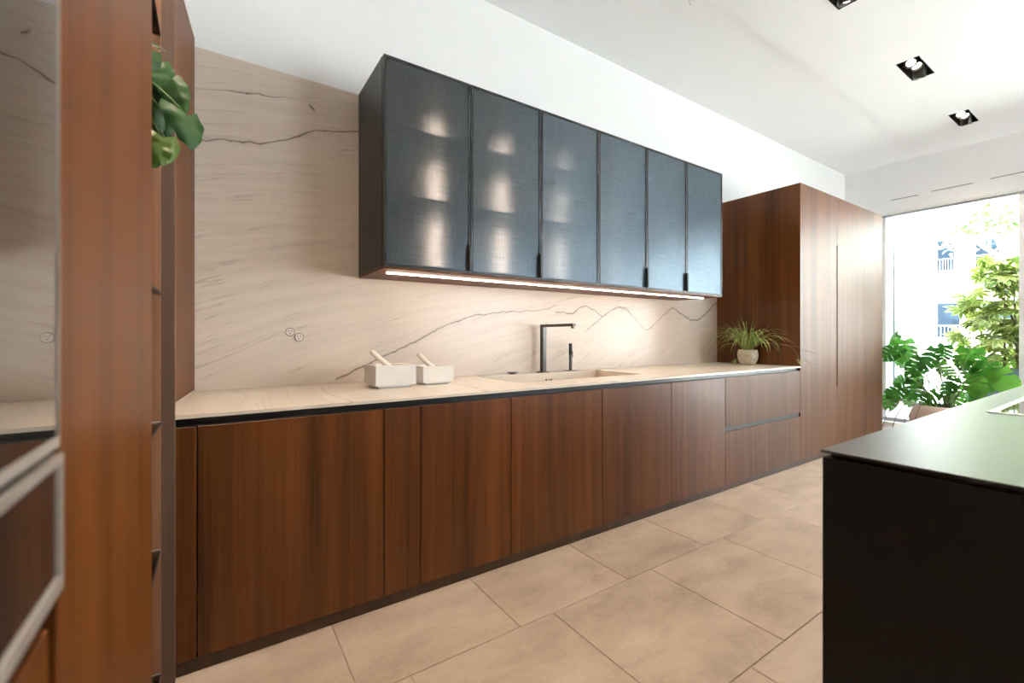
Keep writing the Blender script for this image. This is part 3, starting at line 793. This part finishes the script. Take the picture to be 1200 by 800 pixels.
# ------------------------------------------------------------------ recessed triple spotlights
def spot_light(loc, direc, power, angle, blend, parent):
    d = bpy.data.lights.new('spot_lamp', 'SPOT'); d.energy = power; d.color = (1, .80, .60)
    d.spot_size = R(angle); d.spot_blend = blend; d.shadow_soft_size = .035
    o = bpy.data.objects.new('spot_lamp', d); COL.objects.link(o); o.location = loc
    o.rotation_euler = Vector(direc).to_track_quat('-Z', 'Y').to_euler()
    return o
def spot_fixture(x0, x1, y0, y1, label, power, aims):
    cx, cy = (x0+x1)/2, (y0+y1)/2
    t = thing('recessed_spotlight', label, 'spotlight', (cx, cy, ZL), 'recessed ceiling spotlights')
    bm = bmesh.new(); th = .004; zt_ = ZL+.14
    bm_ring(bm, (x0+.0005, x1-.0005, y0+.0005, y1-.0005), (x0+th, x1-th, y0+th, y1-th), ZL-.001, zt_)
    bm_box(bm, x0+.0005, x1-.0005, y0+.0005, y1-.0005, zt_, zt_+.004)
    obj('recess_box', bm, M['black'], t)
    for k, (fx, tilt, drop) in enumerate(aims):
        c = Vector((x0+(x1-x0)*fx, cy, ZL+.055-drop)); d = Vector(tilt).normalized()
        bm = bmesh.new(); bm_cyl(bm, c-d*.06, c+d*.05, .043, n=24, cap=False)
        bm_cyl(bm, c-d*.06, c-d*.058, .043, n=24); bm_cyl(bm, c+d*.035, c+d*.0352, .0425, n=24)
        h = obj('lamp_head', bm, M['head'], t)
        bm = bmesh.new(); bm_cyl(bm, c+d*.036, c+d*.040, .030, n=24); obj('lens', bm, M['lamp'], h)
        if power: spot_light(c+d*.056, d, power, 100, .7, t)
std = [(.22, (-.55, -.15, -1), .02), (.5, (-.25, -.25, -1), .0), (.76, (.30, .12, -1), .045)]
names = ['recessed black triple spotlight over the left base cabinets', 'recessed black triple spotlight over the sink',
         'recessed black triple spotlight nearest the camera, cut by the top edge', 'recessed black triple spotlight in the middle of the visible row', 'recessed black triple spotlight furthest away']
for (a, b), n in zip(FX, names):
    spot_fixture(a, b, FY0, FY1, n, 20 if a < .5 else 9, std)
spot_fixture(*ISL, 'recessed black triple spotlight over the island', 9, std)

hk = thing('ceiling_hook', 'tiny steel hook screwed into the white ceiling above the wall cabinet', 'hook', (2.65, 1.82, ZH))
bm = bmesh.new(); bm_lathe(bm, [(0, -.0005), (.012, -.0005), (.012, -.006), (0, -.006)], 14, (2.65, 1.82, ZH)); obj('rose', bm, M['white_metal'], hk)
bm = bmesh.new(); bm_tube(bm, [(2.65, 1.82, ZH-.006), (2.65, 1.82, ZH-.03), (2.66, 1.82, ZH-.045), (2.675, 1.82, ZH-.04), (2.678, 1.82, ZH-.028)], .003, 6); obj('hook_wire', bm, M['steel'], hk)

# ------------------------------------------------------------------ plants
rng = random.Random(7)
def ribbon(bm, pts, widths, side, fold=.25):
    uvl = bm.loops.layers.uv.verify()
    rows_ = []
    up = Vector((0, 0, 1))
    for i, p in enumerate(pts):
        w_ = widths[i]
        rows_.append([bm.verts.new(p - side*w_ + up*w_*fold), bm.verts.new(p), bm.verts.new(p + side*w_ + up*w_*fold)])
    for a, b in zip(rows_, rows_[1:]):
        for k in range(2):
            f = bm.faces.new((a[k], a[k+1], b[k+1], b[k]))
            for l, u in zip(f.loops, (k*.5, k*.5+.5, k*.5+.5, k*.5)): l[uvl].uv = (u, 0)

def spider_leaf(L, rise, az, w, droop, base):
    d = Vector((math.cos(az), math.sin(az), 0)); side = Vector((-math.sin(az), math.cos(az), 0))
    pts, ws = [], []
    n = 8; p = Vector(base); ang = rise
    for i in range(n+1):
        s = i/n
        pts.append(p.copy()); ws.append(w*(.55+.9*s)*(1-s)**.55 if s < 1 else .0003)
        p = p + (d*math.cos(ang) + Vector((0, 0, 1))*math.sin(ang))*(L/n)
        ang -= droop/n*(0.5+s*1.3)
    return pts, ws, side

def spider(loc, label):
    t = thing('spider_plant', label, 'plant', loc)
    bm = bmesh.new()
    bm_lathe(bm, [(0, .0005), (.055, .0005), (.068, .012), (.082, .05), (.088, .085), (.084, .115), (.078, .135), (.072, .135), (.074, .11), (0, .108)], 32, loc)
    pot = obj('pot', bm, M['pot_cream'], t, True)
    bm = bmesh.new(); bm_lathe(bm, [(0, .122), (.04, .120), (.073, .116), (.07, .110), (0, .110)], 20, loc); obj('soil', bm, M['soil'], t, True)
    zmax = loc[2]+.004
    def ok(pts):
        for p in pts:
            if p.y > YW-.02 or p.x > TX[0]-.010 and p.y > YF-.02: return False
            if p.z < zmax: return False
            if p.z < loc[2]+.145 and (p.x-loc[0])**2 + (p.y-loc[1])**2 < .092**2 and p is not pts[0] and p is not pts[1]: return False
        return True
    made = 0; tries = 0
    while made < 170 and tries < 4000:
        tries += 1
        az = rng.uniform(0, 2*math.pi)
        if rng.random() < .5: rise, L, dr = rng.uniform(1.0, 1.55), rng.uniform(.16, .34), rng.uniform(.3, 1.6)
        else: rise, L, dr = rng.uniform(.75, 1.3), rng.uniform(.30, .52), rng.uniform(1.5, 2.7)
        b = (loc[0]+.045*math.cos(az)*rng.random(), loc[1]+.045*math.sin(az)*rng.random(), loc[2]+.117)
        pts, ws, side = spider_leaf(L, rise, az, rng.uniform(.0045, .0075), dr, b)
        if not ok(pts): continue
        bm = bmesh.new(); ribbon(bm, pts, ws, side); obj('leaf', bm, M['spider'], t, True); made += 1
    # runners carrying plantlets
    for pts, has in (
        ([(0, 0, .12), (-.10, -.03, .25), (-.25, -.04, .22), (-.34, -.06, .10), (-.36, -.08, .02)], True),
        ([(0, 0, .12), (-.14, .06, .30), (-.30, .09, .27), (-.44, .10, .15), (-.47, .09, .09)], False),
        ([(0, 0, .12), (-.02, -.16, .20), (.0, -.36, .17), (.0, -.43, .08), (.005, -.44, .022)], True),
        ([(0, 0, .12), (-.05, -.18, .20), (-.03, -.42, .17), (.04, -.54, .115), (.15, -.55, .115), (.26, -.56, .135)], False),
        ([(.0, -.44, .10), (-.005, -.50, .055), (.03, -.52, .01), (.10, -.53, .0), (.14, -.54, .002)], False)):
        wp = [Vector(loc)+Vector(q) for q in pts]
        bm = bmesh.new()
        # smooth the runner
        fine = []
        for i in range(len(wp)-1):
            p0, p1, p2, p3 = wp[max(i-1, 0)], wp[i], wp[i+1], wp[min(i+2, len(wp)-1)]
            for s in range(5):
                u = s/5
                fine.append(.5*((2*p1)+(p2-p0)*u+(2*p0-5*p1+4*p2-p3)*u*u+(3*p1-p0-3*p2+p3)*u**3))
        fine.append(wp[-1])
        bm_tube(bm, fine, .0016, 5); rn = obj('runner', bm, M['stem_brown'], t, True)
        if has:
            c = fine[-1]
            bm = bmesh.new()
            for k in range(11):
                az = k*2.4; p_, w_, s_ = spider_leaf(rng.uniform(.04, .075), rng.uniform(.4, 1.3), az, .004, 1.2, c)
                p_ = [Vector((q.x, q.y, max(q.z, ZC+.003))) for q in p_]
                ribbon(bm, p_, w_, s_)
            obj('plantlet', bm, M['spider'], rn, True)
spider((4.112, 2.215, ZC), 'spider plant in a cream pot at the end of the worktop by the tall cabinet')

def heart_leaf(L, W, curl=.25, cup=.15, n=22):
    """heart shaped leaf along +Y from the petiole at the origin, facing +Z"""
    bm = bmesh.new(); rows_ = []
    for i in range(n+1):
        s = i/n
        hw = W/2*1.02*(math.sin(math.pi*(.10+.90*s)**.52)**.85) if s < 1 else .0005
        y_ = s*L; zc = -curl*L*s*s
        back = (1-s)**3*.36*L
        r_ = []
        for k in range(-3, 4):
            f_ = k/3
            yy = y_ - back*abs(f_)**1.2
            r_.append(bm.verts.new((f_*hw, yy, zc + cup*abs(f_)*hw*(1 - .6*abs(f_)) - cup*.9*f_*f_*hw + .035*W*abs(f_)*math.sin(s*19 - abs(f_)*3))))
        rows_.append(r_)
    for a, b in zip(rows_, rows_[1:]):
        for k in range(6): bm.faces.new((a[k], a[k+1], b[k+1], b[k]))
    return bm

def place_leaf(name, bm, mat, parent, pos, direc, normal):
    y_ = Vector(direc).normalized(); z_ = Vector(normal); z_ = (z_ - y_*z_.dot(y_)).normalized(); x_ = y_.cross(z_)
    mt = Matrix((x_, y_, z_)).transposed().to_4x4(); mt.translation = Vector(pos)
    bmesh.ops.transform(bm, matrix=mt, verts=bm.verts)
    return obj(name, bm, mat, parent, True)

# trailing plant in the niche
tpz = 1.646
tpl = thing('trailing_plant', 'trailing heart-leaf plant in the shelf niche, its leaves hanging over the edge', 'plant', (-.27, 1.42, tpz))
bm = bmesh.new(); bm_lathe(bm, [(0, .0005), (.05, .0005), (.06, .01), (.07, .11), (.066, .115), (.062, .10), (0, .098)], 24, (-.27, 1.42, tpz)); obj('pot', bm, M['pot_cream'], tpl, True)
bm = bmesh.new(); bm_lathe(bm, [(0, .105), (.061, .103), (.06, .099), (0, .099)], 18, (-.27, 1.42, tpz)); obj('soil', bm, M['soil'], tpl)
LV = [  # petiole end, direction, normal, length, width, young
 ((-.055, 1.34, 1.672), (.22, -.25, -1), (.55, -.75, .35), .095, .090, 0),
 ((-.098, 1.42, 1.772), (.40, -.35, -.9), (-.3, -.75, .6), .100, .080, 0),
 ((-.120, 1.42, 1.815), (.25, -.2, -1), (.25, -.8, .5), .085, .080, 0),
 ((-.112, 1.45, 1.730), (.05, -.2, -1), (.0, -.85, .35), .095, .085, 0),
 ((-.100, 1.45, 1.700), (.1, .1, -1), (.8, -.5, .2), .075, .06, 0),
 ((-.105, 1.40, 1.628), (.10, -.3, -1), (.45, -.8, .45), .080, .080, 1),
 ((-.122, 1.40, 1.600), (-.25, -.3, -1), (-.2, -.8, .55), .070, .070, 1),
 ((-.100, 1.44, 1.640), (.4, .1, -1), (.7, -.6, .3), .055, .045, 1),
 ((-.150, 1.45, 1.870), (1, -.25, -.30), (.1, -.6, .8), .060, .032, 0),
 ((-.150, 1.40, 1.83), (-.2, -.2, -1), (.3, -.9, .3), .10, .085, 0),
 ((-.20, 1.46, 1.78), (-.3, -.1, -.8), (.2, -.8, .6), .09, .08, 0)]
LV = [((p[0], p[1], p[2]-(.016 if i != 8 else .0)), d_, nn, L*.92, W*.92, yng) for i, (p, d_, nn, L, W, yng) in enumerate(LV)]
for pos, d_, nn, L, W, yng in LV:
    bm = bmesh.new(); b0 = Vector((-.27, 1.42, tpz+.104)); e0 = Vector(pos); m0 = (b0+e0)/2 + Vector((0, 0, .10))
    pts = [b0*(1-s)**2 + m0*2*s*(1-s) + e0*s*s for s in [k/8 for k in range(9)]]
    bm_tube(bm, pts, .0018, 5); st = obj('stem', bm, M['stem'], tpl, True)
    place_leaf('leaf', heart_leaf(L, W*1.18, .15, .5), M['pothos_y'] if yng else M['pothos'], tpl, pos, d_, nn)

# split-leaf plant by the window
def split_leaf(L, W, rnd, splits=True):
    bm = bmesh.new(); nL = 5
    for sd in (-1, 1):
        for k in range(nL):
            s0, s1 = k/nL, (k+1)/nL
            def hw(s): return W/2*math.sin(math.pi*min(.97, .18+.80*s))**.65
            gap = (.10 if splits and k > 0 else 0)/nL
            a = s0 + gap*.5; b_ = s1 - gap*.5
            sweep = .10 + .12*s0 if k else -.12
            def pt(f_, s, ss):
                h_ = hw(ss); z_ = -.30*h_*f_*f_ - .22*L*ss*ss + .10*h_*f_
                return bm.verts.new((sd*f_*h_, (s + sweep*f_)*L*.86 if k else (s-.16*f_*(1-s*nL))*L*.86 + .0, z_))
            f_in = .55 if splits else .6
            m0, m1 = pt(0, s0, s0), pt(0, s1, s1)
            i0, i1 = pt(f_in, s0, s0), pt(f_in, s1, s1)
            o0, o1 = pt(.8, a, s0), pt(.8, b_, s1)
            t0, t1 = pt(1, (a*.85+b_*.15) if splits else a, s0), pt(1, b_, s1)
            for q in ((m0, i0, i1, m1), (i0, o0, o1, i1), (o0, t0, t1, o1)):
                bm.faces.new(q if sd > 0 else q[::-1])
    bmesh.ops.remove_doubles(bm, verts=bm.verts, dist=.0008)
    return bm

mc = Vector((6.80, 1.47, 0))
mo = thing('split_leaf_plant', 'large split-leaf plant in a rounded pale terracotta pot by the window', 'plant', mc)
bm = bmesh.new()
bm_lathe(bm, [(0, .002), (.17, .002), (.22, .03), (.275, .12), (.285, .20), (.255, .29), (.215, .345), (.20, .345), (.225, .29), (.22, .28), (0, .28)], 40, mc)
obj('pot', bm, M['pot_pink'], mo, True)
bm = bmesh.new(); bm_lathe(bm, [(0, .315), (.12, .31), (.205, .302), (.2, .285), (0, .285)], 24, mc); obj('soil', bm, M['soil'], mo, True)
# leaf centres in the room, size and tone (0 by the glass, 1 on the room side, 2 young and pale)
ML = [(7.01, 1.986, 1.067, 1, 0), (6.56, 1.866, 0.931, 1, 1), (6.6, 1.732, 0.944, 1, 1), (6.99, 1.908, 0.816, 1, 0), (6.55, 1.55, 0.874, 1.1, 1), (6.6, 1.657, 0.772, 0.9, 1), (7.12, 1.54, 0.919, 0.9, 0), (6.9, 1.472, 0.713, 0.9, 2), (7.09, 1.427, 0.806, 1, 0), (7.01, 1.292, 0.834, 1.1, 0), (7.06, 1.254, 0.702, 1.1, 0), (7.01, 1.348, 0.707, 1, 0), (6.8, 1.221, 0.56, 1, 2), (6.99, 1.17, 0.636, 1, 0), (7.0, 1.205, 0.548, 0.9, 0), (6.92, 1.378, 0.451, 0.9, 2), (7.1, 1.324, 0.424, 0.9, 0), (6.67, 1.674, 0.485, 1.1, 1), (6.67, 1.57, 0.419, 0.9, 1), (6.8, 1.691, 0.613, 0.8, 2), (6.59, 1.836, 0.444, 1, 1), (6.64, 1.906, 0.372, 1, 1), (6.89, 1.791, 0.356, 0.7, 2), (6.7, 0.982, 0.642, 1, 2), (6.68, 1.822, 0.599, 0.8, 1), (6.98, 1.577, 0.762, 0.9, 0), (6.64, 1.395, 0.581, 0.8, 1), (6.7, 1.072, 0.749, 0.8, 0)]
r3 = random.Random(21)
for k, (lx, ly, lz, sc, tone) in enumerate(ML):
    c = Vector((lx, ly, lz)); off = c - mc
    L = .245*sc*r3.uniform(.9, 1.1)
    out = Vector((off.x*.8 + r3.uniform(-.4, .4), off.y*1.2 + r3.uniform(-.45, .45), -.45-r3.random()*.7)).normalized()
    nrm = Vector((-.75+r3.uniform(-.3, .3), r3.uniform(-.6, .6), .55+r3.uniform(-.25, .3)))
    e0 = c - out*L*.5
    b0 = mc + Vector((r3.uniform(-.08, .08), r3.uniform(-.08, .08), .305))
    m0 = b0*.6 + e0*.4 + Vector((0, 0, .14))
    pts = [b0*(1-s)**2 + m0*2*s*(1-s) + e0*s*s for s in [q/8 for q in range(9)]]
    bm = bmesh.new(); bm_tube(bm, pts, [.007-.0004*q for q in range(9)], 6); obj('petiole', bm, M['stem'], mo, True)
    bm = split_leaf(L, L*r3.uniform(.8, 1.0), r3, tone != 2 and k % 2 == 0)
    place_leaf('leaf', bm, M['monstera_y'] if tone == 2 else M['monstera'], mo, e0, out, nrm)
for k in range(5):
    y_ = .12 + .07*k
    pts = [mc+Vector((-.12, y_*.5, .31)), mc+Vector((-.26, y_*.9, .40)), mc+Vector((-.34, y_*1.2, .22)), mc+Vector((-.37, y_*1.35, .03))]
    bm = bmesh.new(); bm_tube(bm, pts, .004, 5); obj('aerial_root', bm, M['stem_brown'], mo, True)

# ------------------------------------------------------------------ outside
gd = bmesh.new(); bm_box(gd, XW+.23, 40, -30, 30, -.25, -.06); bm_box(gd, -12, XW+.23, -30, YB-.21, -.25, -.06)
gd = obj('trim_3', gd, M['pave']); struct(gd)
fn = thing('side_wall', 'plain white wall projecting outside the window, left of the street view', 'wall', (8.4, 2.3, -.06))
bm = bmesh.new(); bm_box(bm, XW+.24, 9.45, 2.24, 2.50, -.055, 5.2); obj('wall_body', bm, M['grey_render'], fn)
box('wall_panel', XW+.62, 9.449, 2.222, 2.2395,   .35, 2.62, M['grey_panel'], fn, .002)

pb = thing('planter_box', 'long slate grey planter box outside the window holding the umbrella shrub', 'planter', (8.35, .6, -.06))
bm = bmesh.new(); bm_ring(bm, (8.10, 8.60, -.6, 1.50), (8.13, 8.57, -.57, 1.47), -.055, .72); obj('box_walls', bm, M['planter'], pb)
bm = bmesh.new(); bm_box(bm, 8.131, 8.569, -.569, 1.469, .55, .66); obj('soil', bm, M['soil'], pb)
bm = bmesh.new(); bm_box(bm, 8.09, 8.0995, -.6, 1.5, .55, .556); bm_box(bm, 8.09, 8.0995, -.6, 1.5, .40, .406); obj('joint_line', bm, M['rail'], pb)

def whorl_mesh(r, n, seed):
    rr = random.Random(seed); bm = bmesh.new(); uvl = bm.loops.layers.uv.verify()
    for k in range(n):
        az = 2*math.pi*k/n + rr.uniform(-.1, .1); L = r*rr.uniform(.8, 1.1)
        d = Vector((math.cos(az), math.sin(az), 0)); s = Vector((-math.sin(az), math.cos(az), 0))
        prof = [(.06, .04, 0), (.35, .15, .02), (.65, .20, -.06), (.88, .12, -.18), (1.0, .01, -.26)]
        rows_ = []
        for t_, w_, z_ in prof:
            c = d*t_*L + Vector((0, 0, z_*L))
            rows_.append([bm.verts.new(c - s*w_*L + Vector((0, 0, .03*L))), bm.verts.new(c), bm.verts.new(c + s*w_*L + Vector((0, 0, .03*L)))])
        for a, b in zip(rows_, rows_[1:]):
            for q in range(2):
                f = bm.faces.new((a[q], a[q+1], b[q+1], b[q]))
                for l, u in zip(f.loops, (q*.5, q*.5+.5, q*.5+.5, q*.5)): l[uvl].uv = (u, 0)
    me = bpy.data.meshes.new('leaf'); bm.to_mesh(me); bm.free(); me.materials.append(M['schef'])
    for p in me.polygons: p.use_smooth = True
    return me
WM = [whorl_mesh(.135, 9, k) for k in range(5)]
def shrub(cx, cy, wy, wx, z1, n, label, seed):
    rr = random.Random(seed)
    t = thing('umbrella_shrub', label, 'shrub', (cx, cy, .66))
    for k in range(6):
        bx, by = cx+rr.uniform(-.12, .12), cy+rr.uniform(-.2, .2)
        tx, ty = cx+rr.uniform(-wx*.6, wx*.6), cy+rr.uniform(-wy*.6, wy*.6)
        bm = bmesh.new(); bm_tube(bm, [(bx, by, .661), ((bx+tx)/2, (by+ty)/2, 1.2), (tx, ty, z1-.35)], [.014, .011, .006], 6)
        obj('stem', bm, M['stem_brown'], t, True)
    for k in range(n):
        z = rr.uniform(.75, z1); zz = (z-.72)/(z1-.72)
        sc = (.75+.5*math.sin(math.pi*min(1, zz*.9+.15)))
        az = rr.uniform(0, 2*math.pi); rad = rr.random()**.5
        o = bpy.data.objects.new('leaf', WM[k % 5]); COL.objects.link(o); o.parent = t
        p = Vector((cx+math.cos(az)*rad*wx*sc, cy+math.sin(az)*rad*wy*sc, z))
        if p.x < XW+.25: p.x = XW+.25
        o.location = p - wloc(t)
        o.rotation_euler = (rr.uniform(-.5, .5)+math.sin(az)*-.5, -.35+rr.uniform(-.4, .4), rr.uniform(0, 6.28))
        s_ = rr.uniform(.75, 1.2); o.scale = (s_, s_, s_)
shrub(8.36, 1.08, .50, .30, 2.12, 290, 'tall umbrella shrub with yellow-edged leaves in the planter outside the window', 3)

# white building across the street
bd = thing('street_building', 'white rendered building with barred dark windows across the street', 'building', (19, -3, -.06))
bm = bmesh.new(); bm_box(bm, 18, 24, -16, 12, -.055, 11); obj('facade', bm, M['facade'], bd)
for (y0, y1, z0, z1) in ((3.62, 3.98, 3.06, 3.95), (2.60, 3.18, 3.06, 3.95), (3.50, 3.98, 1.1, 2.1), (2.0, 2.9, .9, 2.1), (.6, 1.6, 3.06, 3.95)):
    wn_ = box('window_frame', 17.94, 17.999, y0-.05, y1+.05, z0-.05, z1+.05, M['facade'], bd)
    box('window_pane', 17.925, 17.939, y0, y1, z0, z1, M['dark_glass'], wn_)
    bm = bmesh.new()
    for k in range(7):
        yy = y0+(y1-y0)*k/6; bm_box(bm, 17.885, 17.90, yy-.008, yy+.008, z0, z0+.32)
    bm_box(bm, 17.88, 17.91, y0, y1, z0+.32, z0+.35); bm_box(bm, 17.88, 17.924, y0, y1, z0-.03, z0)
    obj('railing', bm, M['rail'], wn_)

# street tree
tr = thing('street_tree', 'pale green street tree with whitish branches in front of the building', 'tree', (13.2, 1.0, -.06))
bm = bmesh.new()
bm_tube(bm, [(13.2, 1.5, -.055), (13.2, 1.55, 1.3), (13.15, 1.75, 2.3), (13.1, 1.95, 2.9), (13.0, 2.15, 3.6)], [.13, .11, .09, .06, .03], 8)
bm_tube(bm, [(13.18, 1.65, 2.0), (13.2, 1.3, 2.8), (13.2, 1.1, 3.6)], [.07, .05, .03], 8)
bm_tube(bm, [(13.12, 1.85, 2.6), (13.0, 2.2, 2.95), (12.9, 2.55, 3.35)], [.05, .035, .02], 7)
obj('trunk', bm, M['bark'], tr, True)
bm = bmesh.new(); r5 = random.Random(11)
for k in range(5200):
    c = r5.choice([(13.1, 2.5, 3.35, .7, .55, .30), (13.0, 1.9, 3.45, .8, .7, .35), (13.2, 1.1, 3.6, .8, .7, .5), (13.0, 2.1, 3.75, .7, .7, .35), (13.1, 1.5, 3.2, .5, .6, .25)])
    p = Vector((c[0]+r5.gauss(0, .5)*c[3], c[1]+r5.gauss(0, .5)*c[4], c[2]+r5.gauss(0, .5)*c[5]))
    e = Euler((r5.uniform(-1, 1), r5.uniform(-1, 1), r5.uniform(0, 6.3))).to_matrix(); s_ = r5.uniform(.035, .07)
    bm.faces.new([bm.verts.new(p + e @ Vector(q)*s_) for q in ((-.4, -1, 0), (.4, -1, .1), (.55, .2, 0), (0, 1.1, -.2), (-.55, .2, .05))])
fo = obj('foliage', bm, M['tree'], tr); fo['kind'] = 'stuff'
